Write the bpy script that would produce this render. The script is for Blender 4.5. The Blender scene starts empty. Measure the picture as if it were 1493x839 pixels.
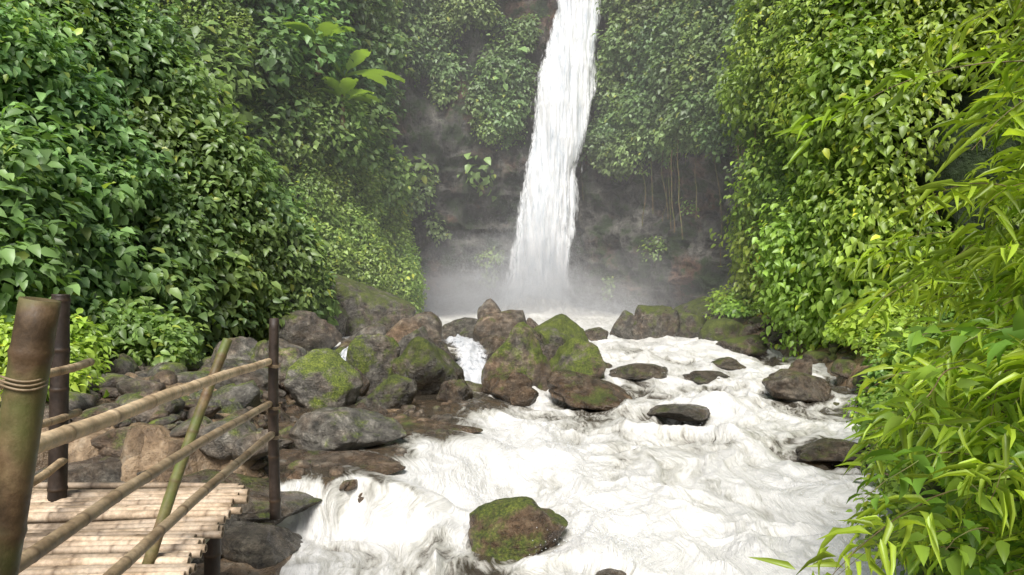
import bpy, bmesh, math, random
import numpy as np
from mathutils import Vector
rng=np.random.default_rng(7); random.seed(7)
scene=bpy.context.scene

# ---------------------------------------------------------------- noise
def _h(ix,iy,iz,seed):
    h=(ix.astype(np.int64)*374761393+iy.astype(np.int64)*668265263+iz.astype(np.int64)*2147483647+seed*974634777)&0xffffffff
    h=((h^(h>>13))*1274126177)&0xffffffff
    h=((h^(h>>16))*2246822519)&0xffffffff
    h=h^(h>>15)
    return (h&0xffffff)/float(0x7fffff)-1.0
def vn(p,seed=0):
    i=np.floor(p); f=p-i; f=f*f*f*(f*(f*6-15)+10); i=i.astype(np.int64)
    x,y,z=i[...,0],i[...,1],i[...,2]; fx,fy,fz=f[...,0],f[...,1],f[...,2]
    def c(a,b,d): return _h(x+a,y+b,z+d,seed)
    x00=c(0,0,0)*(1-fx)+c(1,0,0)*fx; x10=c(0,1,0)*(1-fx)+c(1,1,0)*fx
    x01=c(0,0,1)*(1-fx)+c(1,0,1)*fx; x11=c(0,1,1)*(1-fx)+c(1,1,1)*fx
    return (x00*(1-fy)+x10*fy)*(1-fz)+(x01*(1-fy)+x11*fy)*fz
def fbm(p,o=4,seed=0,g=.5):
    s=0;a=1;t=0
    for k in range(o):
        s=s+a*vn(p*(2.03**k)+k*17.3,seed+k);t+=a;a*=g
    return s/t
def ridged(p,o=4,seed=0):
    s=0;a=1;t=0
    for k in range(o):
        s=s+a*(1-2*np.abs(vn(p*(2.03**k)+k*11.7,seed+k)));t+=a;a*=.5
    return s/t
def V3(x,y,z): return np.stack(np.broadcast_arrays(x,y,z),-1).astype(float)
def nrmz(a): return a/(np.linalg.norm(a,axis=-1,keepdims=True)+1e-9)
def sig(x): return 1/(1+np.exp(-np.clip(x,-30,30)))

# ---------------------------------------------------------------- mesh helper
def mkmesh(name,v,faces,mat=None,smooth=True,attrs=None,cols=None,link=True):
    v=np.asarray(v,dtype=np.float32); faces=np.asarray(faces,dtype=np.int32)
    me=bpy.data.meshes.new(name); n=faces.shape[1]
    me.vertices.add(len(v)); me.vertices.foreach_set('co',v.ravel())
    me.loops.add(faces.size); me.loops.foreach_set('vertex_index',faces.ravel())
    me.polygons.add(len(faces))
    me.polygons.foreach_set('loop_start',np.arange(0,faces.size,n,dtype=np.int32))
    me.polygons.foreach_set('loop_total',np.full(len(faces),n,dtype=np.int32))
    me.polygons.foreach_set('use_smooth',np.full(len(faces),smooth,dtype=bool))
    me.update(calc_edges=True)
    if attrs:
        for k,a in attrs.items():
            at=me.attributes.new(k,'FLOAT','POINT'); at.data.foreach_set('value',np.asarray(a,dtype=np.float32).ravel())
    if cols is not None:
        at=me.attributes.new('col','FLOAT_COLOR','POINT')
        c=np.ones((len(v),4),dtype=np.float32); c[:,:3]=cols; at.data.foreach_set('color',c.ravel())
    if mat: me.materials.append(mat)
    ob=bpy.data.objects.new(name,me)
    if link: scene.collection.objects.link(ob)
    return ob
def gridfaces(nr,nc):
    i=np.arange(nr-1)[:,None]*nc+np.arange(nc-1)[None,:]
    return np.stack([i,i+1,i+nc+1,i+nc],-1).reshape(-1,4)

# ---------------------------------------------------------------- materials
def newmat(name):
    m=bpy.data.materials.new(name); m.use_nodes=True
    nt=m.node_tree; nt.nodes.clear(); return m,nt,nt.nodes,nt.links
class NB:
    def __init__(s,nt): s.nt=nt
    def n(s,t,**k):
        nd=s.nt.nodes.new(t)
        for a,b in k.items(): setattr(nd,a,b)
        return nd
    def l(s,a,b): s.nt.links.new(a,b)
    def noise(s,vec,scale,detail=5,rough=.6,dist=0):
        nd=s.n('ShaderNodeTexNoise'); nd.inputs['Scale'].default_value=scale; nd.inputs['Detail'].default_value=detail
        nd.inputs['Roughness'].default_value=rough; nd.inputs['Distortion'].default_value=dist
        if vec is not None: s.l(vec,nd.inputs['Vector'])
        return nd.outputs['Fac']
    def mapv(s,vec,sc,rot=(0,0,0)):
        nd=s.n('ShaderNodeMapping'); nd.inputs['Scale'].default_value=sc; nd.inputs['Rotation'].default_value=rot; s.l(vec,nd.inputs['Vector']); return nd.outputs[0]
    def ramp(s,fac,stops):
        nd=s.n('ShaderNodeValToRGB'); e=nd.color_ramp.elements
        while len(e)<len(stops): e.new(.5)
        for i,(p,c) in enumerate(stops):
            e[i].position=p; e[i].color=(c[0],c[1],c[2],1) if not isinstance(c,(int,float)) else (c,c,c,1)
        s.l(fac,nd.inputs[0]); return nd.outputs[0]
    def math(s,op,a,b=None,clamp=False):
        nd=s.n('ShaderNodeMath',operation=op); nd.use_clamp=clamp
        for i,x in enumerate([a,b]):
            if x is None: continue
            if isinstance(x,(int,float)): nd.inputs[i].default_value=x
            else: s.l(x,nd.inputs[i])
        return nd.outputs[0]
    def mix(s,f,a,b,bt='MIX'):
        nd=s.n('ShaderNodeMix',data_type='RGBA',blend_type=bt)
        for i,x in ((0,f),(6,a),(7,b)):
            if isinstance(x,(int,float)): nd.inputs[i].default_value=x
            elif isinstance(x,tuple): nd.inputs[i].default_value=(x[0],x[1],x[2],1)
            else: s.l(x,nd.inputs[i])
        return nd.outputs[2]
    def bump(s,h,st,d=.05):
        nd=s.n('ShaderNodeBump'); nd.inputs['Strength'].default_value=st; nd.inputs['Distance'].default_value=d; s.l(h,nd.inputs['Height']); return nd.outputs[0]
    def princ(s,col,rough,normal=None,spec=.5):
        p=s.n('ShaderNodeBsdfPrincipled')
        if isinstance(col,tuple): p.inputs['Base Color'].default_value=(*col,1)
        else: s.l(col,p.inputs['Base Color'])
        if isinstance(rough,(int,float)): p.inputs['Roughness'].default_value=rough
        else: s.l(rough,p.inputs['Roughness'])
        p.inputs['Specular IOR Level'].default_value=spec
        if normal is not None: s.l(normal,p.inputs['Normal'])
        return p
    def out(s,sh,vol=False):
        o=s.n('ShaderNodeOutputMaterial'); s.l(sh,o.inputs['Volume' if vol else 'Surface'])

def leafmat(name,trans=.35,rough=.42,spec=.4,boost=(1.5,1.6,.7)):
    m,nt,_,_=newmat(name); b=NB(nt)
    at=b.n('ShaderNodeAttribute',attribute_name='col')
    c=at.outputs['Color']
    d=b.n('ShaderNodeBsdfDiffuse'); b.l(c,d.inputs['Color'])
    g=b.n('ShaderNodeBsdfGlossy'); g.inputs['Roughness'].default_value=rough; g.inputs['Color'].default_value=(.9,.95,.9,1)
    p=b.n('ShaderNodeMixShader'); p.inputs[0].default_value=spec*.12; b.l(d.outputs[0],p.inputs[1]); b.l(g.outputs[0],p.inputs[2])
    tr=b.n('ShaderNodeBsdfTranslucent'); b.l(b.mix(1.0,c,boost,'MULTIPLY'),tr.inputs['Color'])
    mx=b.n('ShaderNodeMixShader'); mx.inputs[0].default_value=trans
    b.l(p.outputs[0],mx.inputs[1]); b.l(tr.outputs[0],mx.inputs[2]); b.out(mx.outputs[0]); return m
M_leaf=leafmat('leaf',.3)
M_leafnear=leafmat('bamboo_leaf',.45,.38,.4,(1.5,1.5,.6))

def rockmat():
    m,nt,_,_=newmat('river_rock'); b=NB(nt)
    geo=b.n('ShaderNodeNewGeometry'); oi=b.n('ShaderNodeObjectInfo'); pos=geo.outputs['Position']
    sc=b.n('ShaderNodeSeparateColor'); b.l(oi.outputs['Color'],sc.inputs[0])
    big=b.noise(pos,1.3,4,.65); fine=b.noise(pos,5.5,7,.76); spk=b.noise(pos,38,3,.75)
    mos=b.noise(pos,2.3,6,.7)
    lay=b.noise(b.mapv(pos,(1,1,4),(.5,.4,0)),2.5,5,.7,.5)
    g=b.ramp(fine,[(.32,(.038,.035,.029)),(.45,(.11,.10,.082)),(.56,(.22,.205,.17)),(.7,(.46,.43,.365))])
    br=b.ramp(fine,[(.32,(.045,.028,.016)),(.45,(.13,.083,.047)),(.56,(.245,.165,.10)),(.7,(.46,.35,.235))])
    bf=b.math('ADD',b.math('MULTIPLY',b.math('SUBTRACT',big,.5),3.0),b.math('SUBTRACT',sc.outputs['Green'],.02),True)
    c=b.mix(bf,g,br)
    c=b.mix(.55,c,b.ramp(lay,[(.38,.32),(.6,1.2)]),'MULTIPLY')
    c=b.mix(.5,c,b.ramp(spk,[(.38,.42),(.6,1.25)]),'MULTIPLY')
    sep=b.n('ShaderNodeSeparateXYZ'); b.l(geo.outputs['Normal'],sep.inputs[0])
    mo=b.math('ADD',b.math('MULTIPLY',sep.outputs[2],.45),b.math('MULTIPLY',b.math('SUBTRACT',mos,.5),4.0))
    mo=b.math('ADD',mo,b.math('SUBTRACT',sc.outputs['Red'],.62))
    mo=b.math('MULTIPLY',mo,2.2,True)
    mcol=b.ramp(b.math('ADD',b.math('MULTIPLY',spk,.6),b.math('MULTIPLY',fine,.4)),[(.38,(.03,.045,.008)),(.5,(.11,.145,.018)),(.62,(.25,.29,.04))])
    c=b.mix(mo,c,mcol)
    wet=b.math('SUBTRACT',1,sc.outputs['Blue'])
    c=b.mix(b.math('MULTIPLY',wet,.8),c,(.36,.33,.28),'MULTIPLY')
    r=b.math('ADD',b.math('MULTIPLY',sc.outputs['Blue'],.2),b.math('ADD',b.math('MULTIPLY',mo,.4),b.math('MULTIPLY',fine,.38)),True)
    h=b.math('ADD',b.math('ADD',fine,b.math('MULTIPLY',spk,.3)),b.math('MULTIPLY',lay,.4))
    p=b.princ(c,r,b.bump(h,.95,.09),.6); b.out(p.outputs[0]); return m
M_rock=rockmat()

def groundmat():
    m,nt,_,_=newmat('wet_bank_ground'); b=NB(nt)
    geo=b.n('ShaderNodeNewGeometry'); pos=geo.outputs['Position']
    vo=b.n('ShaderNodeTexVoronoi'); vo.inputs['Scale'].default_value=5.5; b.l(b.mapv(pos,(1,1,.6)),vo.inputs['Vector'])
    cs=b.n('ShaderNodeSeparateColor'); b.l(vo.outputs['Color'],cs.inputs[0])
    wv=b.noise(pos,3,6,.65); f=b.noise(pos,14,5,.7)
    c=b.ramp(wv,[(.3,(.08,.052,.03)),(.48,(.22,.15,.085)),(.6,(.33,.24,.15)),(.75,(.36,.31,.23))])
    c=b.mix(.6,c,b.ramp(f,[(.3,.3),(.65,1.25)]),'MULTIPLY')
    c=b.mix(.6,c,b.ramp(cs.outputs[0],[(0,.45),(1,1.4)]),'MULTIPLY')
    h=b.math('ADD',b.math('MULTIPLY',b.math('SUBTRACT',1,vo.outputs['Distance']),.8),f)
    p=b.princ(c,b.ramp(f,[(.3,.15),(.7,.55)]),b.bump(h,.8,.08)); b.out(p.outputs[0]); return m
M_ground=groundmat()

def cliffmat(name,veg):
    m,nt,_,_=newmat(name); b=NB(nt)
    geo=b.n('ShaderNodeNewGeometry'); pos=geo.outputs['Position']
    big=b.noise(pos,.3,4,.6); f=b.noise(pos,1.6,7,.72); v=b.noise(b.mapv(pos,(2.5,2.5,.4)),1,5,.7)
    rock=b.ramp(f,[(.36,(.035,.033,.03)),(.48,(.14,.135,.118)),(.58,(.29,.275,.24)),(.7,(.52,.50,.45))])
    red=b.ramp(f,[(.36,(.06,.03,.02)),(.6,(.38,.23,.155))])
    rock=b.mix(b.ramp(big,[(.5,0),(.6,1)]),rock,red)
    rock=b.mix(.6,rock,b.ramp(v,[(.38,.25),(.62,1.2)]),'MULTIPLY')
    gr=b.ramp(f,[(.3,(.008,.018,.004)),(.55,(.03,.055,.014)),(.75,(.07,.11,.03))])
    n2=b.noise(pos,.8,6,.7)
    c=b.mix(b.ramp(n2,[(.5-veg*.35,0),(.6-veg*.35,1)]),rock,gr)
    p=b.princ(c,.55,b.bump(b.math('ADD',f,v),1,.5),.5); b.out(p.outputs[0]); return m
M_soil=cliffmat('hillside_undergrowth',1.0)
M_cliff=cliffmat('mossy_cliff_rock',.10)

def watermat():
    m,nt,_,_=newmat('white_water'); b=NB(nt)
    geo=b.n('ShaderNodeNewGeometry'); pos=geo.outputs['Position']
    at=b.n('ShaderNodeAttribute',attribute_name='foam')
    wn=b.n('ShaderNodeTexNoise'); wn.inputs['Scale'].default_value=.8; wn.inputs['Detail'].default_value=2; b.l(pos,wn.inputs['Vector'])
    wv=b.n('ShaderNodeVectorMath',operation='SCALE'); b.l(wn.outputs['Color'],wv.inputs[0]); wv.inputs[3].default_value=1.3
    av=b.n('ShaderNodeVectorMath',operation='ADD'); b.l(pos,av.inputs[0]); b.l(wv.outputs[0],av.inputs[1]); wp=av.outputs[0]
    n1=b.noise(b.mapv(wp,(2.6,.7,1.0)),1.2,6,.62,.6)
    n2=b.noise(b.mapv(wp,(12,2.1,3)),1.5,5,.68,.4)
    n3=b.noise(pos,24,3,.7)
    f=b.math('ADD',at.outputs['Fac'],b.math('MULTIPLY',b.math('SUBTRACT',n1,.5),1.7))
    f=b.math('ADD',f,b.math('MULTIPLY',b.math('SUBTRACT',n2,.5),1.3))
    f=b.math('ADD',f,b.math('MULTIPLY',b.math('SUBTRACT',n3,.5),.35))
    ff=b.ramp(f,[(.02,0),(.36,1)])
    fc=b.ramp(f,[(.05,(.14,.13,.105)),(.28,(.27,.255,.22)),(.52,(.47,.46,.41)),(.85,(.68,.67,.635))])
    h=b.math('ADD',n1,b.math('ADD',b.math('MULTIPLY',n2,.7),b.math('MULTIPLY',n3,.07)))
    nb=b.bump(h,.75,.08)
    foam=b.princ(fc,.3,nb,.5)
    tr=b.n('ShaderNodeBsdfTransparent'); tr.inputs[0].default_value=(.80,.72,.60,1)
    df=b.n('ShaderNodeBsdfDiffuse'); df.inputs[0].default_value=(.20,.17,.125,1)
    m0=b.n('ShaderNodeMixShader'); m0.inputs[0].default_value=.22; b.l(tr.outputs[0],m0.inputs[1]); b.l(df.outputs[0],m0.inputs[2])
    gl=b.n('ShaderNodeBsdfGlossy'); gl.inputs['Roughness'].default_value=.15; b.l(nb,gl.inputs['Normal'])
    fr=b.n('ShaderNodeFresnel'); fr.inputs[0].default_value=1.33; b.l(nb,fr.inputs['Normal'])
    m1=b.n('ShaderNodeMixShader'); b.l(fr.outputs[0],m1.inputs[0]); b.l(m0.outputs[0],m1.inputs[1]); b.l(gl.outputs[0],m1.inputs[2])
    m2=b.n('ShaderNodeMixShader'); b.l(ff,m2.inputs[0]); b.l(m1.outputs[0],m2.inputs[1]); b.l(foam.outputs[0],m2.inputs[2])
    b.out(m2.outputs[0]); return m
M_water=watermat()

def fallmat(name='falling_water',sc=1.0,alb=.9):
    m,nt,_,_=newmat(name); b=NB(nt)
    geo=b.n('ShaderNodeNewGeometry'); pos=geo.outputs['Position']
    at=b.n('ShaderNodeAttribute',attribute_name='edge')
    n1=b.noise(b.mapv(pos,(2.6*sc,2.6*sc,.28*sc)),1,6,.7,.4); n2=b.noise(b.mapv(pos,(9*sc,9*sc,1.6*sc)),1,5,.7)
    a=b.math('ADD',at.outputs['Fac'],b.math('ADD',b.math('MULTIPLY',b.math('SUBTRACT',n1,.5),1.2),b.math('MULTIPLY',b.math('SUBTRACT',n2,.5),1.6)))
    al=b.ramp(a,[(.2,0),(.65,1)])
    c=b.ramp(b.math('ADD',b.math('MULTIPLY',n1,.6),b.math('MULTIPLY',n2,.4)),[(.38,(.66*alb,.72*alb,.78*alb)),(.54,(alb,alb*1.01,alb*1.02))])
    d=b.princ(c,.6,b.bump(b.math('ADD',n1,n2),.3,.12/sc),.2)
    tl=b.n('ShaderNodeBsdfTranslucent'); tl.inputs[0].default_value=(alb,alb,alb,1)
    mx=b.n('ShaderNodeMixShader'); mx.inputs[0].default_value=.15; b.l(d.outputs[0],mx.inputs[1]); b.l(tl.outputs[0],mx.inputs[2])
    t=b.n('ShaderNodeBsdfTransparent'); m2=b.n('ShaderNodeMixShader'); b.l(al,m2.inputs[0]); b.l(t.outputs[0],m2.inputs[1]); b.l(mx.outputs[0],m2.inputs[2])
    b.out(m2.outputs[0]); return m
M_fall=fallmat(alb=.93); M_casc=fallmat('cascade_water',1.4,.62)
def dropmat():
    m,nt,_,_=newmat('spray_droplets'); b=NB(nt)
    d=b.n('ShaderNodeBsdfDiffuse'); d.inputs[0].default_value=(.86,.89,.92,1)
    t=b.n('ShaderNodeBsdfTranslucent'); t.inputs[0].default_value=(.86,.89,.92,1)
    mx=b.n('ShaderNodeMixShader'); mx.inputs[0].default_value=.5; b.l(d.outputs[0],mx.inputs[1]); b.l(t.outputs[0],mx.inputs[2]); b.out(mx.outputs[0]); return m
M_drop=dropmat()
def volmat(name,d,an=-.35):
    m,nt,_,_=newmat(name); b=NB(nt); v=b.n('ShaderNodeVolumeScatter'); v.inputs['Density'].default_value=d
    v.inputs['Color'].default_value=(1,1,1,1); v.inputs['Anisotropy'].default_value=an; b.out(v.outputs[0],True); return m

def bamboomat(name,c0,c1,c2,green=0):
    m,nt,_,_=newmat(name); b=NB(nt)
    geo=b.n('ShaderNodeNewGeometry'); pos=geo.outputs['Position']
    nd=b.n('ShaderNodeAttribute',attribute_name='node'); rn=b.n('ShaderNodeAttribute',attribute_name='rnd')
    n1=b.noise(pos,5,6,.65); n2=b.noise(pos,38,5,.7)
    c=b.ramp(n1,[(.3,c0),(.5,c1),(.72,c2)])
    c=b.mix(.55,c,b.ramp(n2,[(.35,.4),(.62,1.15)]),'MULTIPLY')
    if green: c=b.mix(b.ramp(b.noise(pos,3,3),[(.45,0),(.6,green)]),c,(.10,.15,.03))
    c=b.mix(b.math('MULTIPLY',nd.outputs['Fac'],.65),c,(.10,.06,.03))
    c=b.mix(1.0,c,b.ramp(rn.outputs['Fac'],[(0,.55),(1,1.15)]),'MULTIPLY')
    p=b.princ(c,b.ramp(n2,[(.3,.4),(.7,.7)]),b.bump(n2,.4,.006),.4); b.out(p.outputs[0]); return m
M_bam=bamboomat('weathered_bamboo',(.24,.16,.085),(.50,.37,.22),(.66,.52,.34))
M_bamg=bamboomat('greenish_bamboo',(.05,.032,.016),(.14,.09,.045),(.24,.18,.09),.75)
M_wood=bamboomat('dark_wet_post',(.02,.014,.01),(.05,.034,.024),(.10,.07,.05))
M_deck=bamboomat('deck_bamboo',(.28,.20,.12),(.54,.41,.28),(.68,.56,.42))

# ---------------------------------------------------------------- water / ground functions
def mlev(Y): return np.interp(Y,[-5,4,6.2,9,12,16,19,22,28,35,47],[-2.75,-2.55,-2.42,-2.32,-2.22,-2.07,-1.97,-1.80,-1.78,-1.72,-1.6])
def xs(Y): return -.85+(Y-7.3)*.15
def shelfmask(X,Y): return sig((xs(Y)-X+.2*np.sin(Y*2.1)+.1*np.sin(Y*5.3+1))/.2)*sig((Y-7.2+.14*np.sin(X*5)+.08*np.sin(X*13))/.07)*sig((14.5-Y)/.7)
def wbase(X,Y):
    m=mlev(Y); s=np.maximum(m+.02,-1.9+.0*Y); return m+(s-m)*shelfmask(X,Y)
def xl(Y): return np.interp(Y,[-5,6.6,7.2,9,12,16,22,30,40,50],[-1.95,-1.95,-2.35,-3.0,-3.6,-4.3,-5,-4.6,-7,-7])
def xr(Y): return np.interp(Y,[-5,2,6,10,15,20,26,32,40,50],[2.1,2.4,3.2,4.9,6.8,7.5,7.0,7.2,9,9])
def ground(X,Y,detail=True):
    w=wbase(X,Y); sh=shelfmask(X,Y)
    bed=w-.35+.31*sh
    dl=np.maximum(xl(Y)-X,0); dr=np.maximum(X-xr(Y),0)
    z=bed+np.where(dl>0,np.minimum(dl*1.5,.35)+.09*dl+.05*np.maximum(dl-3,0),0)+np.minimum(dr*1.6,.5)+dr*.45
    near=(Y<6.9)&(X<-1.9)
    z=np.where(near,-2.35+0*z,z)
    if detail:
        p=V3(X,Y,0*X); n=fbm(p*1.1,4,5); 
        st=np.floor((z+n*.25)*7)/7
        bank=np.clip(dl*2,0,1)
        z=z+ (n*.16+ridged(p*2.7,3,9)*.07)*(.35+.65*np.clip(dl+dr,0,1))+ (st-z)*.35*bank
    return z
ys=np.concatenate([np.linspace(-30,2,20,endpoint=False),np.geomspace(2,50,520,endpoint=False),np.linspace(50,400,24)])
xsn=np.concatenate([-np.geomspace(400,14,22,endpoint=False),np.linspace(-14,12,420,endpoint=False),np.geomspace(12,400,22)])
X,Y=np.meshgrid(xsn,ys); Z=ground(np.clip(X,-14,12),np.clip(Y,-5,50))
mkmesh('ground',V3(X,Y,Z).reshape(-1,3),gridfaces(*X.shape),M_ground)

# ---------------------------------------------------------------- boulders
def ico(sub):
    bm=bmesh.new(); bmesh.ops.create_icosphere(bm,subdivisions=sub,radius=1)
    v=np.array([x.co[:] for x in bm.verts]); f=np.array([[q.index for q in x.verts] for x in bm.faces]); bm.free(); return v,f
ICO={s:ico(s) for s in (2,3,4,5,6)}
def rockshape(seed,sub,rough=.05,p=11,npl=12):
    r=np.random.default_rng(seed); d,f=ICO[sub]
    n=nrmz(r.normal(size=(npl,3))*np.array([1,1,.9])); off=r.uniform(.6,1.0,npl)
    n=np.vstack([n,[[0,0,-1]]]); off=np.append(off,.75)
    w=d+.10*np.stack([fbm(d*1.7+seed*2.3+k*9,2,k) for k in range(3)],-1)
    dt=np.maximum(w@n.T,0)/off
    rad=(np.sum(dt**p,1)+.62**p)**(-1/p); rad=np.minimum(rad,1.35)
    v=d*rad[:,None]
    q=v*1.3+seed*3.1
    rad2=1+rough*2.0*fbm(q,4,seed)+rough*np.abs(fbm(q*2.6,4,seed+4))*1.2
    v=v*rad2[:,None]
    ext=(v.max(0)-v.min(0)); v=(v-(v.max(0)+v.min(0))/2)/ext
    return v,f
# X,Y,w,h,moss,brown,dry
B=[(0.23,15.3,1.5,1.35,.70,.7,.8),(1.2,20.5,1.8,1.2,.85,.2,.5),(1.35,16,1.3,1.0,.82,.5,.6),(.85,16.8,.9,.9,.4,.4,.3),
(-.57,23.5,.9,1.5,0,.45,1),(-.35,21,1.5,1.25,.1,.6,.9),(-1.5,22.5,1.3,.9,.2,.2,.2),(-2.5,18.5,1.5,1.35,0,.6,1),
(-1.6,13.8,1.5,1.1,.70,.1,.15),(-1.9,16.4,1.3,1.0,.1,.2,.1),(-2.75,14.5,1.0,1.15,.68,.2,.7),(-2.1,15.4,.9,1.25,.1,.2,.6),(-3.0,12,1.0,.9,.58,.2,1),
(-2.1,12,.95,.5,.6,.1,.3),(-2.0,9,1.25,.46,.2,.1,.9),(-5.6,20.5,1.6,1.2,.1,.3,.8),(-4.15,16.5,1.0,.8,.68,.2,.7),(-5.1,16,1.2,.85,.1,.2,.9),
(-3.9,20,1.5,1.0,0,.3,.9),(-5.2,14,.9,.75,.2,.3,1),(-3.85,12.7,.75,.75,.3,.5,.9),(-4.05,11,.95,.5,.1,.2,.7),(-.1,14.0,.9,.5,.1,1,.1),
(1.55,14.2,1.5,.5,.2,1,.1),(4.15,26.5,1.2,1.0,.3,.2,.3),(5.05,26,1.5,1.2,.5,.3,.3),(6.3,27,1.4,.9,.8,.3,.3),(2.95,16.7,1.6,.34,.1,.3,.0),
(4.3,16.3,.9,.26,.0,.3,.0),(2.8,12.6,1.0,.22,.1,.2,.0),(5.65,14.7,1.2,.45,.2,.3,.4),(6.4,16.3,.6,.5,.1,.6,.5),(4.4,10.1,.9,.2,.1,.3,.0),
(.06,6.9,.84,.44,.72,.95,.45),(.85,6.0,.4,.16,.2,.5,.0),(5.2,18,.9,.3,.1,.4,.1),(2.0,17.6,.8,.3,.1,.5,.0),
(-3.6,17.6,1.1,.9,.2,.5,.8),(-.5,18.6,1.0,.8,.1,.4,.2),(.4,18.6,1.2,1.0,.5,.3,.4),(-2.9,22.5,1.2,.9,.1,.3,.6),(-4.4,13.7,.8,.7,.68,.3,.7),(-2.9,13.3,.6,.5,.1,.5,.4),
(6.9,24,1.6,.8,.9,.3,.4),(6.6,21.3,1.5,.5,.7,.5,.4),(2.6,24,1.0,.5,.3,.4,.1),(1.9,21.5,.9,.6,.3,.6,.3),(.2,13.2,.5,.3,.2,.6,.1),(-1.0,12.7,.6,.35,.3,.4,.1),(-.9,24.8,1.2,.9,.2,.4,.4),(.6,24.5,1.1,.8,.3,.4,.4)]
blist=[]
for i,(x,y,w,h,mo,br,dry) in enumerate(B):
    v,f=rockshape(100+i,5 if y<16.5 else 4,.07)
    r=np.random.default_rng(i); a=r.uniform(-.5,.5); ca,sa=math.cos(a),math.sin(a)
    v=v*np.array([w*1.1,w*r.uniform(.8,1.05),h*1.25])
    t=r.uniform(-.25,.25)*min(1,h/w*1.3); v=v@np.array([[math.cos(t),0,math.sin(t)],[0,1,0],[-math.sin(t),0,math.cos(t)]])
    v=v@np.array([[ca,sa,0],[-sa,ca,0],[0,0,1]])
    base=float(wbase(np.array(x),np.array(y)))
    gz=float(ground(np.array([x]),np.array([y]),False)[0]); base=max(base,gz)
    ob=mkmesh('boulder',v,f,M_rock); ob.location=(x,y,base+h*.5-h*.14); ob.color=(mo,br,dry,1)
    blist.append((x,y,w,h))
for (c,s,r_,mo) in [((-5.3,26.5,-1.0),(3.4,2.6,2.3),(.1,.45,.3),.7),((-6.3,24.0,-1.0),(2.2,2,1.7),(0,.2,.5),.7),((8.3,30,-1),(3,3,1.6),(0,-.2,.2),.9)]:
    v,f=rockshape(int(abs(c[0]*31)),5,.07); ob=mkmesh('mossy_boulder',v*np.array(s),f,M_rock); ob.location=c; ob.rotation_euler=r_; ob.color=(mo,.2,.4,1)

def stones(name,pts,col,sub=3):
    Vs=[];Fs=[];o=0
    T=[rockshape(500+k,sub,.06) for k in range(14)]
    for k,(x,y,z,s) in enumerate(pts):
        v,f=T[k%14]; a=rng.uniform(0,6.28); ca,sa=math.cos(a),math.sin(a)
        v=v*np.array([s,s*rng.uniform(.55,1),s*rng.uniform(.3,.7)]); t=rng.uniform(-.4,.4)
        v=v@np.array([[math.cos(t),0,math.sin(t)],[0,1,0],[-math.sin(t),0,math.cos(t)]])@np.array([[ca,sa,0],[-sa,ca,0],[0,0,1]])
        Vs.append(v+np.array([x,y,z])); Fs.append(f+o); o+=len(v)
    ob=mkmesh(name,np.vstack(Vs),np.vstack(Fs),M_rock); ob.color=col; return ob
def sc(n,fx,smin,smax,embed=.12):
    out=[]
    while len(out)<n:
        x,y=fx(); s=smin+(smax-smin)*rng.random()**2.2
        z=float(ground(np.array([x]),np.array([y]),False)[0]); out.append((x,y,z+s*embed,s))
    return out
def fL():
    y=rng.uniform(7.4,24); return rng.uniform(max(-.55*y-1,-8.5),xl(y)+.35),y
def fL2():
    y=rng.uniform(7.6,16); return rng.uniform(max(-.6*y-1,-9),xl(y)+.2),y
stones('bank_stones',sc(130,fL,.2,.9),(.35,.2,.9,1))
stones('brown_bank_stones',sc(150,fL,.15,.6),(.25,.7,.8,1))
stones('bank_cobbles',sc(700,fL2,.08,.34),(.1,.4,.9,1),2)
def fP():
    return rng.uniform(-3.6,2.0),rng.uniform(13.2,25)
stones('river_stones',sc(120,fP,.25,.8,.3),(.5,.4,.35,1))
def fR():
    y=rng.uniform(5,30); return xr(y)+rng.uniform(-.4,1.2),y
stones('shore_stones',sc(200,fR,.15,.8),(.6,.5,.3,1))
def fS():
    y=rng.uniform(7.4,12.8); return rng.uniform(xl(y)-.3,xs(y)),y
stones('shelf_pebbles',sc(480,fS,.05,.28,.15),(.0,.75,.5,1),2)
def ledge(c,s,rot,seed,col):
    v,f=rockshape(seed,6,.05,30,9); v=v*np.array(s)
    st=.09; zz=v[:,2]+.02*fbm(v*3,3,seed); q=zz/st; fr=q-np.floor(q); lip=np.sin(fr*np.pi)**.4
    v[:,:2]*=(1+.05*(lip-.7)+.04*vn(V3(np.floor(q),0*q,0*q)+.5,seed))[:,None]
    ob=mkmesh('rock_ledge',v,f,M_rock); ob.location=c; ob.rotation_euler=rot; ob.color=col
ledge((-2.6,7.15,-2.04),(1.7,1.1,.5),(0,0,.1),11,(.1,.3,.2,1)); ledge((-2.4,6.75,-2.42),(1.5,1.2,.7),(0,.05,-.1),12,(.0,.1,.0,1))
ledge((-3.9,7.4,-1.9),(2.2,1.3,.5),(0,0,0),13,(.05,.3,.4,1)); ledge((-3.6,8.6,-1.75),(2.0,1.0,.35),(0,.04,.1),14,(.1,.4,.5,1))
ledge((-5.0,8.8,-1.6),(2.2,1.5,.5),(0,.05,-.1),15,(.05,.3,.6,1)); ledge((-4.5,10,-1.68),(1.8,1.2,.42),(0,.04,.2),16,(.1,.7,.6,1)); ledge((-2.1,5.7,-2.6),(1.2,1.3,.45),(0,.05,.3),17,(.0,.0,.0,1))
ledge((-3.3,6.3,-2.3),(2.0,1.4,.6),(0,.0,.0),18,(.0,.0,.0,1)); ledge((-2.3,8.1,-2.0),(2.3,1.4,.32),(0,.0,-.2),19,(.0,.9,.4,1)); ledge((-2.9,10.2,-1.98),(2.1,1.5,.34),(0,.03,.2),20,(.0,.9,.4,1)); ledge((-1.5,10.4,-2.02),(1.9,1.7,.3),(0,.0,.4),21,(.0,.9,.35,1))

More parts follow.
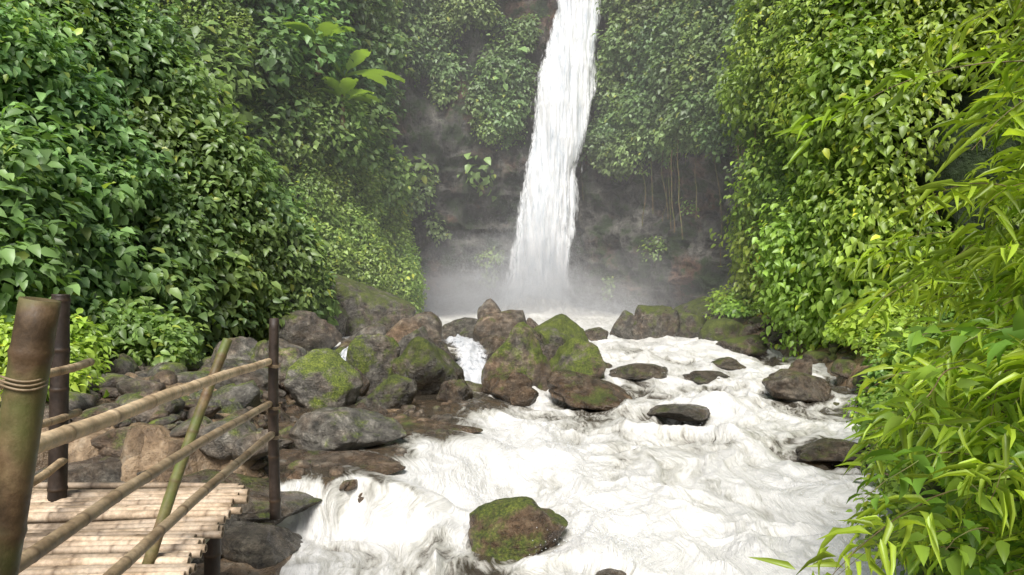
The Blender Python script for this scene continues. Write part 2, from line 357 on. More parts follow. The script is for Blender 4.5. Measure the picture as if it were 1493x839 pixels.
# ---------------------------------------------------------------- river
ry=np.geomspace(3.5,48,900); t=np.linspace(0,1,560)
Yg=np.repeat(ry[:,None],len(t),1); L=xl(Yg)-.9; R=xr(Yg)+.7
Xg=L+(R-L)*t[None,:]
def water_h(X,Y):
    z=wbase(X,Y); sh=shelfmask(X,Y)
    p=V3(X,Y,0*X); wp=p+.7*V3(fbm(p*.8,3,21),fbm(p*.8,3,22),0*X)
    q=wp*np.array([1.25,.8,1])
    turb=1-.93*sh
    amp=np.interp(Y,[3,12,20,48],[.16,.21,.17,.12])
    n=ridged(q*.6,2,31)*1.0+ridged(q*1.5,3,33)*.45+fbm(q*4,3,35)*.18+vn(q*13,37)*.03
    z=z+turb*amp*n
    foam=.50+.7*fbm(wp*np.array([.55,.22,1]),3,41)+.45*n-.90*sh
    for (bx,by,w,h) in blist:
        dx=(X-bx)/(w*.62); dy=(Y-by)/(w*.62); 
        up=np.exp(-(dx**2+(dy-.75)**2)*1.1); dn=np.exp(-(dx**2*1.1+((dy+1.5)/1.6)**2)*1.0)
        z=z+turb*(up*.10*min(w,1.2)-dn*.10*min(w,1.2)); foam=foam+turb*(up*.1)-turb*dn*.28+turb*np.exp(-((np.hypot(dx,dy)-1.15)/.18)**2)*.35
    for (bx,by,r,k) in [(-.9,6.7,.8,.3),(2.95,10.2,1.2,.3),(4.4,9.8,1.0,.3),(.7,5.6,.9,.35),(2.0,8.0,.8,.22),(1.0,8.8,.6,.2),(3.5,8,.7,.25)]:
        foam=foam-k*np.exp(-(((X-bx)/r)**2+((Y-by)/r)**2))
    for (bx,by,r,k) in [(3.3,10.6,.5,.2),(1.6,9.6,.5,.14),(3.6,13.2,.7,.18),(3.4,18.4,.6,.2),(3.6,8,.45,.14)]:
        e=np.exp(-(((X-bx)/r)**2+((Y-by)/(r*.7))**2)); z=z+k*e; foam=foam-.2*np.exp(-(((X-bx)/r)**2+((Y-by+r*.8)/(r*.5))**2))
    sp=np.exp(-(((X-1.4)/2.6)**2+((Y-42.9)/1.4)**2)); z=z+sp*(.7+.8*np.abs(fbm(V3(X,Y,0*X)*2.2,4,77)))
    return z,foam
Zg,Fg=water_h(Xg,Yg)
gy=np.abs(np.gradient(wbase(Xg,Yg),axis=0)/np.gradient(Yg,axis=0))+np.abs(np.gradient(wbase(Xg,Yg),axis=1)/np.gradient(Xg,axis=1))
Fg=Fg+np.clip(gy*.9,0,.6)
Fg=np.where(Yg>22,np.maximum(Fg,.8),Fg)
mkmesh('river',V3(Xg,Yg,Zg).reshape(-1,3),gridfaces(*Xg.shape),M_water,attrs={'foam':Fg.reshape(-1)})
def catm(P,n):
    P=np.array(P,float); P=np.vstack([2*P[0]-P[1],P,2*P[-1]-P[-2]]); m=len(P)-3
    t=np.linspace(0,m-1e-6,n); i=t.astype(int); f=(t-i)[:,None]
    a,b,c,d=P[i],P[i+1],P[i+2],P[i+3]
    return .5*((2*b)+(-a+c)*f+(2*a-5*b+4*c-d)*f**2+(-a+3*b-3*c+d)*f**3)
def cascade(path,w0,w1,seed):
    C=catm(path,140); u=np.linspace(-1,1,40); w=np.linspace(w0,w1,140)[:,None]
    X=C[:,0:1]+u[None]*w*.5*(1+.3*fbm(V3(C[:,1:2]*2,0*C[:,1:2],0*C[:,1:2]),3,seed)); Y=C[:,1:2]+0*u[None]; Z=C[:,2:3]+.06*(1-u[None]**2)+0*X
    Z=Z+.16*fbm(V3(X*5,Y*2.0,0*X),4,seed)
    e=np.clip((1-np.abs(u))*2,0,1)[None]*.65+.12+0*X
    return mkmesh('cascade',V3(X,Y,Z).reshape(-1,3),gridfaces(140,40),M_casc,attrs={'edge':e.reshape(-1)})
cascade([(-1.5,19.5,-1.35),(-1.05,17.6,-1.4),(-.9,16.6,-1.55),(-.8,15.9,-1.85),(-.7,14.9,-2.05),(-.55,13.6,-2.14)],.8,1.0,1)
cascade([(-3.4,16.2,-1.3),(-3.42,15.3,-1.4),(-3.38,14.9,-1.7),(-3.3,14.3,-1.95),(-3.1,13.5,-1.99)],.35,.5,2)
cascade([(1.9,20.8,-1.6),(1.8,19.5,-1.65),(1.9,18.8,-1.85),(2.1,17.6,-2.0)],.6,1.0,3)

# ---------------------------------------------------------------- waterfall
zt=[-2.2,.8,4.9,6.9,8.9,10.4,13,17.1,21,27]
xlft=[-.75,-.2,.5,.68,1.08,1.3,1.7,2.65,3.1,3.6]; xrgt=[3.45,3.32,3.75,3.8,4.32,4.66,4.84,5.28,5.5,5.8]
def fally(z): return 44+1.6*np.clip(z/17,-.1,1.5)
def fallx(z):
    s=fally(z)/44.; return np.interp(z,zt,xlft)*s,np.interp(z,zt,xrgt)*s
def fallsheet(nm,off,wid,seed,eb=.12):
    zz=np.linspace(-2.1,24,420); u=np.linspace(0,1,90); Zf=np.repeat(zz[:,None],90,1); U=np.repeat(u[None,:],420,0)
    a,b_=fallx(Zf); c=(a+b_)/2; hw=(b_-a)/2*wid; Xf=c+hw*(2*U-1)
    rag=.2*fbm(V3(U*0+(U>.5)*9,Zf*.55,0*U),4,seed); Xf=Xf+rag*(2*U-1)*1.6
    bulge=-.55*(1-(2*U-1)**2)
    p=V3(Xf*1.6,0*Xf,Zf*.22)
    Yf=fally(Zf)+bulge+off-.3*fbm(p,4,seed+2)-.08*ridged(p*np.array([3,1,2.2]),3,seed+5)
    spread=np.clip((2.0-Zf)/4.1,0,1)**2; Xf=Xf+(2*U-1)*spread*.7; Yf-=spread*.8
    e=np.clip((1-np.abs(2*U-1))*4,0,1)*.85*(eb>0)+eb
    ob=mkmesh(nm,V3(Xf,Yf,Zf).reshape(-1,3),gridfaces(*Zf.shape),M_fall,attrs={'edge':e.reshape(-1)}); return ob
wf=bpy.data.objects.new('waterfall',None); scene.collection.objects.link(wf)
for k,(o,w,eb) in enumerate([(0,.97,.14),(.35,1.08,.14),(-.25,1.2,-.0)]):
    ob=fallsheet('water_curtain_%d'%k,o,w,60+k*7,eb); ob.parent=wf

# ---------------------------------------------------------------- walls
class Wall: pass
def wall(name,foot,h,lean,mat,ns=260,nt=160,big=1.6,mid=.7,seed=0,prof=None,z0=-2.4):
    F=catm(foot,ns); d=np.gradient(F,axis=0); d=nrmz(d); nr=np.stack([d[:,1],-d[:,0]],-1)
    z=np.linspace(0,1,nt)**1.15*h
    S=F[:,None,:]-nr[:,None,:]*(z*lean)[None,:,None]
    P=np.concatenate([S,np.broadcast_to(z[None,:,None]+z0,(ns,nt,1))],-1).copy()
    nn=np.concatenate([nr,0*nr[:,:1]],-1)[:,None,:]
    D=big*fbm(P*np.array([.14,.14,.10]),3,seed)+mid*fbm(P*np.array([.45,.45,.3]),4,seed+9)+.25*fbm(P*1.4,3,seed+19)
    D=D*np.clip(z/2.5,0.15,1)[None,:]
    if prof is not None: D=D+prof(P)
    P=P+nn*D[...,None]+np.array([0,0,.3])*D[...,None]*.3
    top=P[:,-1:,:]; back=top-nn*np.array([[[25,25,0]]]); back[...,2]+=3
    PP=np.concatenate([P,back],1)
    mkmesh(name,PP.reshape(-1,3),gridfaces(ns,nt+1)[:,::-1],mat)
    W=Wall(); W.P=P; du=np.gradient(P,axis=0); dv=np.gradient(P,axis=1); N=nrmz(np.cross(du,dv)); 
    s=np.sign(np.sum(N*nn,-1,keepdims=True)); W.N=N*np.where(s==0,1,s); W.A=np.linalg.norm(np.cross(du,dv),axis=-1); return W
def sample(W,n,mask=None):
    w=W.A.ravel().copy()
    if mask is not None: w=w*mask(W.P).ravel()
    idx=rng.choice(len(w),n,p=w/w.sum()); ns,nt=W.A.shape
    i,j=idx//nt,idx%nt; i2=np.clip(i+1,0,ns-1); j2=np.clip(j+1,0,nt-1); a=rng.random((n,1)); b=rng.random((n,1))
    p=W.P[i,j]*(1-a)*(1-b)+W.P[i2,j]*a*(1-b)+W.P[i,j2]*(1-a)*b+W.P[i2,j2]*a*b
    return p,W.N[i,j]
T5=(np.array([[0,0,0],[.42,-.5,.10],[.42,.5,.10],[.45,0,0],[1,0,-.12]]),np.array([[0,1,3],[0,3,2],[1,4,3],[3,4,2]]))
T8=(np.array([[0,0,0],[.28,-.46,.10],[.28,0,.0],[.28,.46,.10],[.66,-.34,.03],[.66,0,-.06],[.66,.34,.03],[1,0,-.22]]),
    np.array([[0,1,2],[0,2,3],[1,4,5],[1,5,2],[2,5,6],[2,6,3],[4,7,5],[5,7,6]]))
TL=(np.array([[0,0,0],[.22,-.5,.12],[.22,0,.0],[.22,.5,.12],[.6,-.36,-.03],[.6,0,-.10],[.6,.36,-.03],[1,0,-.32]]),T8[1])
def leaves(name,pos,tip,nor,Ln,Wd,col,T=T5,mat=None):
    nor=nrmz(nor); tip=nrmz(tip-np.sum(tip*nor,-1,keepdims=True)*nor); sd=np.cross(nor,tip)
    tv,tf=T; n=len(pos); k=len(tv)
    Ln=np.broadcast_to(Ln,(n,))[:,None,None]; Wd=np.broadcast_to(Wd,(n,))[:,None,None]
    v=pos[:,None,:]+tip[:,None,:]*tv[None,:,0:1]*Ln+sd[:,None,:]*tv[None,:,1:2]*Wd+nor[:,None,:]*tv[None,:,2:3]*Ln
    f=(tf[None]+ (np.arange(n)*k)[:,None,None]).reshape(-1,3)
    return mkmesh(name,v.reshape(-1,3),f,mat or M_leaf,cols=np.repeat(col,k,0))
UP=np.array([0,0,1.])
SUNW=np.array([0,-.25,0])
def clumps(c,n,Rmin,Rmax,lsize,cover,out=.35,flat=1.0,hang=.6,upw=.6):
    R=Rmin+(Rmax-Rmin)*rng.random(len(c))**1.5
    K=np.maximum(6,(2*np.pi*R**2*cover/(lsize*lsize*.42)).astype(int)); id=np.repeat(np.arange(len(c)),K); m=len(id)
    d=nrmz(rng.normal(size=(m,3))); nn=nrmz(n+UP*.35)[id]; s=np.sum(d*nn,-1,keepdims=True); d=np.where(s<-.15,d-2*s*nn,d)
    RR=R[id][:,None]; rad=(.5+.6*rng.random((m,1))**.7)
    lump=1+.45*vn(d*2.3+id[:,None]*5.7,3)[:,None]
    pos=(c+n*out*R[:,None]*rng.uniform(.3,1.7,(len(c),1)))[id]+d*RR*rad*lump*np.array([1,1,flat])
    nor=d*.55+UP*upw+rng.normal(size=(m,3))*.38+SUNW
    tip=d*.6-UP*hang+rng.normal(size=(m,3))*.5
    return pos,tip,nor,id,R,d
LB=1.2
def foliage(name,W,n,Rmin,Rmax,lsize,cover,pal,mask=None,ar=.62,T=T5,mat=None,pts=None,**k):
    c,nn=sample(W,n,mask) if pts is None else pts
    pos,tip,nor,id,R,d=clumps(c,nn,Rmin,Rmax,lsize,cover,**k)
    m=len(pos); pal=np.array(pal)*LB; ci=rng.random(len(c)); 
    base=pal[0]*(1-ci[:,None])+pal[1]*ci[:,None]
    hv=.5+.9*fbm(c*.22,2,77); base=base*np.clip(.8+.5*hv,.55,1.5)[:,None]
    base=base*(1+np.array([.18,.0,-.12])*fbm(c*.3,2,55)[:,None])
    col=base[id]*(.6+.8*rng.random((m,1)))
    yl=rng.random(m)<.03; col[yl]=col[yl]*np.array([1.8,1.4,.9])
    sz=lsize*(.55+.9*rng.random(m))*(.75+.5*rng.random(len(c)))[id]
    print(name,m)
    return leaves(name,pos,tip,nor,sz,sz*ar,col,T,mat)

G1=[(.095,.165,.055),(.18,.27,.08)]; G2=[(.145,.225,.06),(.23,.315,.08)]; G3=[(.17,.28,.04),(.27,.38,.055)]
def vis(P,y0=3): return (P[...,1]>y0)&(P[...,2]<.47*P[...,1]+2)
def gap(P,th=-.28,s=.33,sd=5): return fbm(P*s,3,sd)>th
WL=wall('left_hillside',[(-16,-2),(-11.5,4),(-9.6,9),(-8.5,13),(-7.8,17),(-7.1,21),(-7.4,24),(-9,27),(-13,29)],22,.55,M_soil,seed=3,big=2.4,mid=1.5,z0=-1.9)
foliage('broadleaf_shrubs',WL,1400,.3,1.1,.22,1.05,G1,lambda P:vis(P,6)*(P[...,2]>-1.0)*(P[...,1]<23.5)*gap(P,-.22),T=T8)
foliage('creeper_leaves',WL,800,.3,.6,.14,1.0,G2,lambda P:vis(P,8)*(P[...,2]>-1.6)*(fbm(P*.18,2,8)>.15))
WR=wall('vine_covered_ridge',[(-14,23),(-9.5,26.5),(-7,30),(-6,34),(-5.3,37),(-6.5,40),(-10,42)],26,.20,M_soil,seed=13,big=2.8,mid=1.2)
foliage('climbing_vines',WR,1900,.35,.8,.17,.95,G2,lambda P:vis(P)*(P[...,2]>-1.2)*gap(P,-.3),flat=1.5,out=.15)
foliage('hillside_foliage',WR,260,.6,1.6,.32,1.0,G1,lambda P:vis(P)*(P[...,2]>5))
def prof(P):
    x,z=P[...,0],P[...,2]
    a=np.clip((6.8-z)/2.0,0,1)*np.clip((z+3)/1,0,1); r=-1.0*a*sig((x-4)/.5)*sig((11-x)/.8)-1.0*np.clip((9-z)/4,0,1)*sig((1-x)/1)
    st=.7*(ridged(P*np.array([.5,.5,.9]),4,71))*np.clip((10-z)/2,0,1)
    a_,b_=fallx(z); inn=sig((x-a_+.2)/.4)*sig((b_+.2-x)/.4); return r-.9*inn+st
WB=wall('cliff',[(-14,40),(-9,42),(-6,45),(-2,46.8),(1,47.2),(4,47.2),(6,45.6),(8.5,42.5),(10.5,39),(12,35),(14,31)],27,.03,M_cliff,ns=420,nt=260,seed=23,big=1.2,mid=1.3,prof=prof)
def mB(P):
    x,z=P[...,0],P[...,2]; a,b=fallx(z); clear=~((x>a-.9)&(x<b+.9)&(P[...,1]>40))
    n=fbm(P*.28,3,91)
    low=np.clip((z-7.8+n*1.5)/.8,0.0,1)+.03*(n>.35); lowl=np.clip((z-3.5)/9,.02,1)*(n>.02)
    d=np.where(x>2,low,lowl)
    return vis(P)*clear*d*(z>-1.2)*gap(P,-.22,.4,15)
foliage('cliff_foliage',WB,1100,.45,1.2,.27,.95,[(.12,.18,.07),(.2,.275,.10)],mB)
foliage('cliff_creepers',WB,1000,.3,.7,.18,.85,G2,mB,flat=1.4)
foliage('large_leaf_shrubs',WB,45,.6,1.2,.5,.7,[(.16,.25,.08),(.24,.34,.11)],lambda P:vis(P)*(P[...,2]>7)*(P[...,0]<0)*(fbm(P*.3,2,99)>.1),ar=.75,T=T8)
WH=wall('right_hillside',[(15,33),(9.8,31.5),(7.9,28),(7.6,25),(8.2,21),(8.7,18),(9.2,14),(8.0,10.5),(6.6,7.5),(5.7,4.5),(5.2,0),(5,-4)],24,.24,M_soil,seed=33,big=2.4,mid=1.8,
  prof=lambda P:-1.0*np.clip((1.0-P[...,2])/2.5,0,1)-2.2*np.exp(-((P[...,1]-14.5)/2.4)**2)+.5*np.exp(-((P[...,1]-20)/2)**2))
def mR(P): return vis(P,9)*(P[...,2]>-.6)*np.where(P[...,1]<17.6,.10*(P[...,2]<4)+.12*(P[...,2]>6),1)*gap(P,-.14,.4,25)
foliage('hanging_foliage',WH,1300,.3,1.15,.19,.9,[(.125,.20,.035),(.25,.34,.055)],mR,T=T8,hang=1.0,out=.7,flat=1.35)
foliage('understory_foliage',WH,260,.4,.8,.2,.9,G2,lambda P:vis(P,4)*(P[...,2]>-1.2)*(P[...,2]<.6)*(P[...,1]<18))

def bankpts(n,fx,zoff):
    o=[]; 
    for _ in range(n):
        x,y=fx(); o.append((x,y,float(ground(np.array([x]),np.array([y]),False)[0])+zoff*rng.random()))
    return np.array(o),np.tile(UP,(n,1))
foliage('bank_plants',None,190,.2,.55,.15,1.0,G2,pts=bankpts(190,lambda:(lambda y:(rng.uniform(-.64*y-1.0,-.40*y-.6),y))(rng.uniform(12.5,17.5)),.6),T=T8)
foliage('bank_ferns',None,50,.2,.45,.12,1.0,G3,pts=bankpts(50,lambda:(lambda y:(rng.uniform(-.75*y,-.58*y),y))(rng.uniform(8,13)),.3),T=T8)
foliage('shore_plants',None,150,.2,.5,.15,1.0,G3,pts=bankpts(150,lambda:(lambda y:(xr(y)+rng.uniform(.5,2),y))(rng.uniform(8,32)),.5))

# ---------------------------------------------------------------- tube helper
def tube(pts,rad,sides=10,cap=True):
    pts=np.array(pts,float); rad=np.broadcast_to(rad,(len(pts),)); t=nrmz(np.gradient(pts,axis=0))
    ref=np.array([0,0,1.]) if abs(t[0][2])<.9 else np.array([1.,0,0]); a=nrmz(np.cross(t,ref)); b=np.cross(t,a)
    th=np.linspace(0,2*np.pi,sides,endpoint=False)
    v=pts[:,None,:]+rad[:,None,None]*(a[:,None,:]*np.cos(th)[None,:,None]+b[:,None,:]*np.sin(th)[None,:,None])
    n=len(pts); i=np.arange(n-1)[:,None]*sides; j=np.arange(sides)[None,:]; j2=(j+1)%sides
    f=np.stack([i+j,i+j2,i+sides+j2,i+sides+j],-1).reshape(-1,4)
    return v.reshape(-1,3),f
def lianas(name,W,n,mask):
    c,nn=sample(W,n,mask); vs=[];fs=[];o=0
    for k in range(n):
        L=rng.uniform(2,6); u=np.linspace(0,1,14); p=c[k]+nn[k]*rng.uniform(.6,1.3)-UP*(u*L)[:,None]+.35*np.stack([fbm(V3(u*2,u*0+k,u*0),2,1),fbm(V3(u*2,u*0+k,u*0),2,2),0*u],-1)
        v,f=tube(p,rng.uniform(.012,.035),5); vs.append(v);fs.append(f+o);o+=len(v)
    vv=np.vstack(vs); mkmesh(name,vv,np.vstack(fs),M_bamg,attrs={'node':np.zeros(len(vv)),'rnd':np.ones(len(vv))})
lianas('hanging_lianas',WH,40,lambda P:vis(P,12)*(P[...,2]>3)*(P[...,2]<9)); lianas('cliff_lianas',WB,22,lambda P:vis(P)*(P[...,2]>6.5)*(P[...,2]<9)*(P[...,0]>5))
def bamboo(name,p0,p1,r0,r1=None,mat=M_bam,sp=.32,bend=.02,parent=None,sides=14):
    r1=r1 or r0*.85; p0=np.array(p0,float);p1=np.array(p1,float); Ln=np.linalg.norm(p1-p0)
    s=rng.uniform(.05,sp); nodes=[]
    while s<Ln-.03: nodes.append(s); s+=sp*rng.uniform(.85,1.15)
    stn=set([0,Ln]); 
    for q in nodes:
        for e in (-.02,-.008,0,.008,.02): stn.add(min(max(q+e,0),Ln))
    for q in np.arange(0,Ln,.08): stn.add(q)
    st=np.array(sorted(stn)); nd=np.zeros(len(st)); 
    for q in nodes: nd=np.maximum(nd,np.exp(-((st-q)/.010)**2))
    bd=nrmz(rng.normal(size=3))*bend
    ax=p0[None]+(p1-p0)[None]*(st/Ln)[:,None]+bd[None]*np.sin(np.pi*st/Ln)[:,None]+.006*np.stack([fbm(V3(st*2,st*0,st*0+k*7+p0[0]),2,k) for k in range(3)],-1)
    rd=(r0+(r1-r0)*st/Ln)*(1+.09*nd)
    ax=np.vstack([ax[0]+nrmz(ax[1]-ax[0])*.03,ax[0],ax,ax[-1],ax[-1]-nrmz(ax[-1]-ax[-2])*.03])
    rd=np.concatenate([[.0001,rd[0]*.75],rd,[rd[-1]*.75,.0001]]); nd=np.concatenate([[1.4,1.],nd,[1.,1.4]])
    t=nrmz(p1-p0); ref=np.array([0,0,1.]) if abs(t[2])<.9 else np.array([1.,0,0]); a=nrmz(np.cross(t,ref)); b=np.cross(t,a)
    th=np.linspace(0,2*np.pi,sides,endpoint=False)
    v=ax[:,None,:]+rd[:,None,None]*(a*np.cos(th)[:,None]+b*np.sin(th)[:,None])[None]
    n=len(ax); i=np.arange(n-1)[:,None]*sides; j=np.arange(sides)[None,:]; j2=(j+1)%sides
    f=np.stack([i+j,i+j2,i+sides+j2,i+sides+j],-1).reshape(-1,4)
    ob=mkmesh(name,v.reshape(-1,3),f,mat,attrs={'node':np.repeat(nd,sides),'rnd':np.full(n*sides,rng.random())})
    if parent: ob.parent=parent
    return ob
def empty(n):
    e=bpy.data.objects.new(n,None); scene.collection.objects.link(e); return e
br=empty('bamboo_footbridge'); y=5.5;k=0
while y>.6:
    r=rng.uniform(.025,.038); xe=-1.97+(5.4-y)*.17+rng.normal()*.05; tl=rng.normal()*.045
    bamboo('slat_%d'%k,(-3.65+rng.normal()*.05,y-.03+tl,-1.50+rng.normal()*.008),(xe,y+.02-tl*.3,-1.485+rng.normal()*.008),r,mat=M_deck,bend=.016,parent=br,sides=10); y-=2*r+.005; k+=1
for k,x0 in enumerate((-3.3,-2.6,-2.1)):
    bamboo('beam_%d'%k,(x0,5.7,-1.58),(x0+.75,.4,-1.58),.05,parent=br,mat=M_bamg)
bamboo('support_0',(-2.15,5.3,-1.6),(-2.2,5.35,-2.6),.06,mat=M_wood,parent=br)
rl=empty('bamboo_railing')
bamboo('near_post',(-1.27,1.6,-1.5),(-1.02,1.6,-.022),.042,.040,mat=M_bamg,parent=rl,sp=.42,bend=.0,sides=20)
bamboo('dark_post',(-3.22,5.2,-1.9),(-3.17,5.2,-.05),.062,.058,mat=M_wood,parent=rl,bend=.02)
bamboo('far_post',(-1.79,5.6,-1.75),(-1.80,5.6,-.235),.042,.036,mat=M_wood,parent=rl,bend=.015)
bamboo('leaning_pole',(-1.95,3.95,-1.5),(-1.69,4.4,-.31),.032,.028,mat=M_bamg,parent=rl,sp=.25)
bamboo('top_rail',(-1.86,5.72,-.57),(-1.10,1.45,-.37),.027,.023,parent=rl,bend=.03)
bamboo('middle_rail',(-1.84,5.7,-.885),(-1.28,1.6,-.74),.026,.022,parent=rl,bend=.03)
bamboo('lower_rail',(-1.82,5.68,-1.11),(-1.42,1.7,-1.14),.027,.024,parent=rl,bend=.03)
bamboo('left_top_rail',(-3.2,5.62,-.57),(-2.55,3.2,-.50),.03,parent=rl)
bamboo('left_middle_rail',(-3.22,5.5,-.93),(-2.6,3.2,-.80),.027,parent=rl)
bamboo('left_lower_rail',(-3.15,5.2,-1.22),(-2.6,3.2,-1.18),.028,parent=rl)
for k,(c,r) in enumerate([((-1.80,5.58,-.585),.05),((-1.80,5.58,-.90),.05),((-1.80,5.58,-1.12),.05),((-1.055,1.6,-.20),.0435)]):
    vs=[];fs=[];o=0
    for j in range(3):
        th=np.linspace(0,2*np.pi,25); z=c[2]-.012+j*.009
        v,f=tube(np.stack([c[0]+r*np.cos(th),c[1]+.0+r*np.sin(th),z+.006*np.sin(th*2)],-1),.0025,6); vs.append(v);fs.append(f+o);o+=len(v)
    ob=mkmesh('lashing_%d'%k,np.vstack(vs),np.vstack(fs),M_bam,attrs={'node':np.zeros(o),'rnd':np.zeros(o)}); ob.parent=rl

# ---------------------------------------------------------------- banana plants
def banana(loc,s,seed):
    r=np.random.default_rng(seed); e=empty('banana_plant'); loc=np.array(loc)
    v,f=tube([loc+UP*z for z in np.linspace(-.8,.35*s,8)],np.linspace(.13,.07,8)*s,12)
    ob=mkmesh('trunk',v,f,M_bamg,attrs={'node':np.zeros(len(v)),'rnd':np.ones(len(v))}); ob.parent=e
    for k in range(7):
        az=k*2.4+r.uniform(-.3,.3)+seed; L=r.uniform(1.6,2.4)*s; el=r.uniform(.6,1.2); n=40; u=np.linspace(0,1,n)
        dirh=np.array([math.cos(az),math.sin(az),0]); mid=loc+UP*.3*s+dirh*(u*L*math.cos(el*.8))[:,None]+UP*(L*(math.sin(el)*u-.55*u**2))[:,None]
        sd=np.cross(dirh,UP); w=.36*s*np.sin(np.pi*np.clip((u-.12)/.9,0,1))**.55*(u>.12)
        P=[]
        for q in (-1,-.5,0,.5,1):
            rag=1-.4*r.random(n)**3*(abs(q)==1); P.append(mid+sd*(w*q*rag)[:,None]+UP*(abs(q)*.12*s-.25*q*q*s*w)[:,None])
        P=np.stack(P,1); col=np.tile(np.array([.30,.44,.08])*r.uniform(.7,1.2),(n*5,1))
        ob=mkmesh('leaf_%d'%k,P.reshape(-1,3),gridfaces(n,5),M_leaf,cols=col); ob.parent=e
def onwall(W,t,out):
    d=((W.P-np.array(t))**2).sum(-1); i=np.unravel_index(np.argmin(d),d.shape); print('banana',W.P[i]); return W.P[i]+W.N[i]*out
for (t_,s_,q_) in [((-7.2,31,8.4),1.25,1),((-8.0,30,9.2),1.15,2),((-7.6,30.5,7.4),1.0,5)]:
    banana(onwall(WR,t_,1.15),s_,q_)

# ---------------------------------------------------------------- near bamboo bush on the right
def branchy(name,n,origin,dirf,Lr,leafL,leafW,per,pal,T=TL,droop=.55,tw=.004,hang=.5):
    tv=[];tf=[];o=0; pos=[];tip=[];nor=[];sz=[];cl=[]
    pal=np.array(pal)
    for b in range(n):
        p0=np.array(origin()); d=nrmz(np.array(dirf(p0))); L=Lr[0]+(Lr[1]-Lr[0])*rng.random()**1.5; m=10; u=np.linspace(0,1,m)
        pts=p0+d*(u*L)[:,None]-UP*(droop*L*u**2)[:,None]+.05*L*fbm(V3(u*3,u*0+b,u*0),2,b)[:,None]*np.array([0,1,.5])
        v,f=tube(pts,np.linspace(tw,tw*.35,m),5); tv.append(v);tf.append(f+o);o+=len(v)
        ci=rng.random(); base=pal[0]*(1-ci)+pal[1]*ci
        K=int(per*L); us=np.sort(rng.random(K)**.75); q=np.stack([np.interp(us,u,pts[:,a]) for a in range(3)],-1)
        t=nrmz(np.stack([np.interp(us,u,np.gradient(pts[:,a])) for a in range(3)],-1))
        sd=nrmz(np.cross(t,UP)); s=np.where(np.arange(K)%2==0,1,-1)[:,None]
        tp=t*.55+sd*s*.75-UP*hang*rng.random((K,1))+rng.normal(size=(K,3))*.22
        q=q+sd*s*(.10*rng.random((K,1)))*1.0+rng.normal(size=(K,3))*.02
        pos.append(q);tip.append(tp);nor.append(UP*.8+rng.normal(size=(K,3))*.45+sd*s*.2)
        sz.append(rng.uniform(.6,1.25,K)); cl.append(base*(.6+.8*rng.random((K,1))))
    pos=np.vstack(pos);s=np.concatenate(sz); print(name,len(pos))
    e=empty(name)
    ob=leaves('leaves',pos,np.vstack(tip),np.vstack(nor),s*leafL,s*leafW,np.vstack(cl),T,M_leafnear); ob.parent=e
    vv=np.vstack(tv); ob=mkmesh('stems',vv,np.vstack(tf),M_bamg,attrs={'node':np.zeros(len(vv)),'rnd':np.ones(len(vv))}); ob.parent=e
def oR():
    y=rng.uniform(3.2,6.8); z=rng.uniform(-1.6,3.2); 
    lim=np.interp(z/y,[-.4,-.15,0,.15,.4],[.64,.62,.66,.70,.76])
    return (y*lim+rng.uniform(-.0,1.4),y,z)
def dR(p): return (-1+rng.normal()*.35,-.15+rng.normal()*.45,.45+rng.normal()*.35)
branchy('bamboo_thicket',330,oR,dR,(.4,1.35),.20,.030,36,[(.20,.32,.03),(.39,.50,.06)])
def oB():
    y=rng.uniform(3.2,6.0); z=rng.uniform(-1.9,-.3); return (y*.61+rng.uniform(0,1.1),y,z*y/4.5)
branchy('nettle_bush',190,oB,dR,(.25,.65),.13,.066,32,[(.14,.27,.04),(.28,.41,.06)],T=T8,droop=.4,hang=.3)
yy=np.linspace(1.5,12,120); uu=np.linspace(0,1,70); Yb=np.repeat(yy[:,None],70,1); U=np.repeat(uu[None],120,0)
Xb=xr(Yb)-.15+U*2.6; Zb=wbase(Xb*0+2,Yb)-.3+U**.8*2.8
n=fbm(V3(Xb,Yb,Zb)*1.2,4,55); Xb=Xb-n*.35; 
mkmesh('earth_bank',V3(Xb,Yb,Zb).reshape(-1,3),gridfaces(120,70),M_ground)
foliage('bank_undergrowth',None,420,.15,.38,.10,1.0,[(.09,.17,.03),(.2,.30,.045)],pts=(lambda i,j:(V3(Xb,Yb,Zb)[i,j],np.tile(nrmz(np.array([-1,-.3,.5])),(420,1))))(rng.integers(10,120,420),rng.integers(9,70,420)),T=T8)

# ---------------------------------------------------------------- mist, spray and haze
def tri(name,p,size):
    n=len(p); a=nrmz(rng.normal(size=(n,3))); b=nrmz(np.cross(a,rng.normal(size=(n,3)))); sz=(size*rng.uniform(.5,1.5,n))[:,None]
    v=np.stack([p+a*sz,p-a*.5*sz+b*.87*sz,p-a*.5*sz-b*.87*sz],1).reshape(-1,3)
    return mkmesh(name,v,np.arange(n*3).reshape(-1,3),M_drop,smooth=False)
def spray(name,n,c,s,zs,size):
    p=rng.normal(size=(n,3))*np.array([s[0],s[1],0])+np.array([c[0],c[1],0])
    x=(p[:,0]-c[0])/s[0]; top=zs*(1+.5*fbm(V3(p[:,0]*.45,p[:,1]*.4,0*x),3,5))*np.exp(-.25*x*x)
    p[:,2]=c[2]+np.abs(rng.normal(size=n))*top
    p=p+.35*np.stack([fbm(p*.9,3,k) for k in range(3)],-1)
    tri(name,p,size)
spray('spray_droplets',420000,(-.6,42.4,-1.8),(4.0,1.0),1.5,.0095)
spray('spray_droplets',200000,(1.4,43.0,-1.7),(1.8,.7),2.8,.009)
wgt=np.clip(Fg-.75,0,1)*(Yg<22)*(Yg>5)*(1-shelfmask(Xg,Yg))*np.clip(Xg-(xl(Yg)+.3),0,1)*(Xg<xr(Yg)); wgt=wgt*(fbm(V3(Xg,Yg,0*Xg)*1.3,3,88)>.05)
idx=rng.choice(wgt.size,9000,p=(wgt/wgt.sum()).ravel())
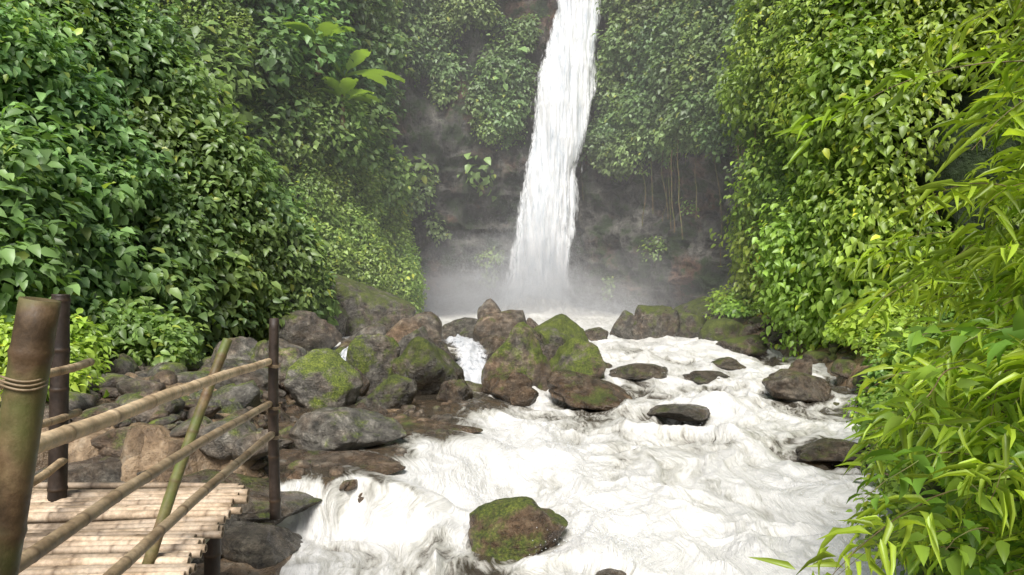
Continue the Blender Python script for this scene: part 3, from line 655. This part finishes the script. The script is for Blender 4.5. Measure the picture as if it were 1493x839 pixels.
sp=V3(Xg,Yg,Zg).reshape(-1,3)[idx]+rng.normal(size=(9000,3))*np.array([.03,.03,0]); sp[:,2]+=rng.exponential(.05,9000)
tri('splash_droplets',sp,.006)
def ell(name,c,r,d):
    v,f=ICO[4]; ob=mkmesh(name,v*np.array(r)*(1+.3*fbm(v*1.6+c[0]*3.1+c[2],3,4))[:,None],f,volmat(name,d)); ob.location=c; return ob
for (c,r,d) in [((-2.6,42.0,-1.6),(4.8,2.2,3.0),.12),((-1.0,42.4,-.9),(5.2,2.0,4.0),.06),((-4.3,41.5,-1.4),(3.4,2.2,2.6),.09),((1.6,42.2,-.2),(3.2,1.5,4.8),.06),
    ((4.6,41.8,-1.6),(4.2,2.2,2.6),.08),((6.0,41.2,-1.0),(4.4,2.2,3.6),.04)]:
    ell('spray_mist',c,r,d)
bm=bmesh.new(); bmesh.ops.create_cube(bm,size=1); me=bpy.data.meshes.new('haze'); bm.to_mesh(me); bm.free()
hz=bpy.data.objects.new('haze',me); scene.collection.objects.link(hz); hz.location=(0,34,12); hz.scale=(60,30,36); me.materials.append(volmat('haze',.0045))

# ---------------------------------------------------------------- light
el=math.radians(52); az=math.radians(188)
w=bpy.data.worlds.new('World'); scene.world=w; w.use_nodes=True; nt=w.node_tree
sk=nt.nodes.new('ShaderNodeTexSky'); sk.sky_type='NISHITA'; sk.sun_disc=False; sk.sun_elevation=el; sk.sun_rotation=az; sk.dust_density=3
bg=nt.nodes['Background']; bg.inputs['Strength'].default_value=.15; nt.links.new(sk.outputs[0],bg.inputs[0])
sd=Vector((math.sin(az)*math.cos(el),math.cos(az)*math.cos(el),math.sin(el)))
l=bpy.data.lights.new('sun','SUN'); l.energy=5.0; l.angle=math.radians(25); l.color=(1,.975,.93)
lo=bpy.data.objects.new('sun',l); scene.collection.objects.link(lo); lo.rotation_euler=(-sd).to_track_quat('-Z','Y').to_euler()
cam=bpy.data.cameras.new('camera'); cam.lens=26; cam.sensor_width=36; cam.clip_start=.05; cam.clip_end=1500
co=bpy.data.objects.new('camera',cam); scene.collection.objects.link(co); co.location=(0,0,0); co.rotation_euler=(math.radians(90),0,0); scene.camera=co
scene.view_settings.view_transform='Standard'; scene.view_settings.look='None'; scene.view_settings.exposure=0
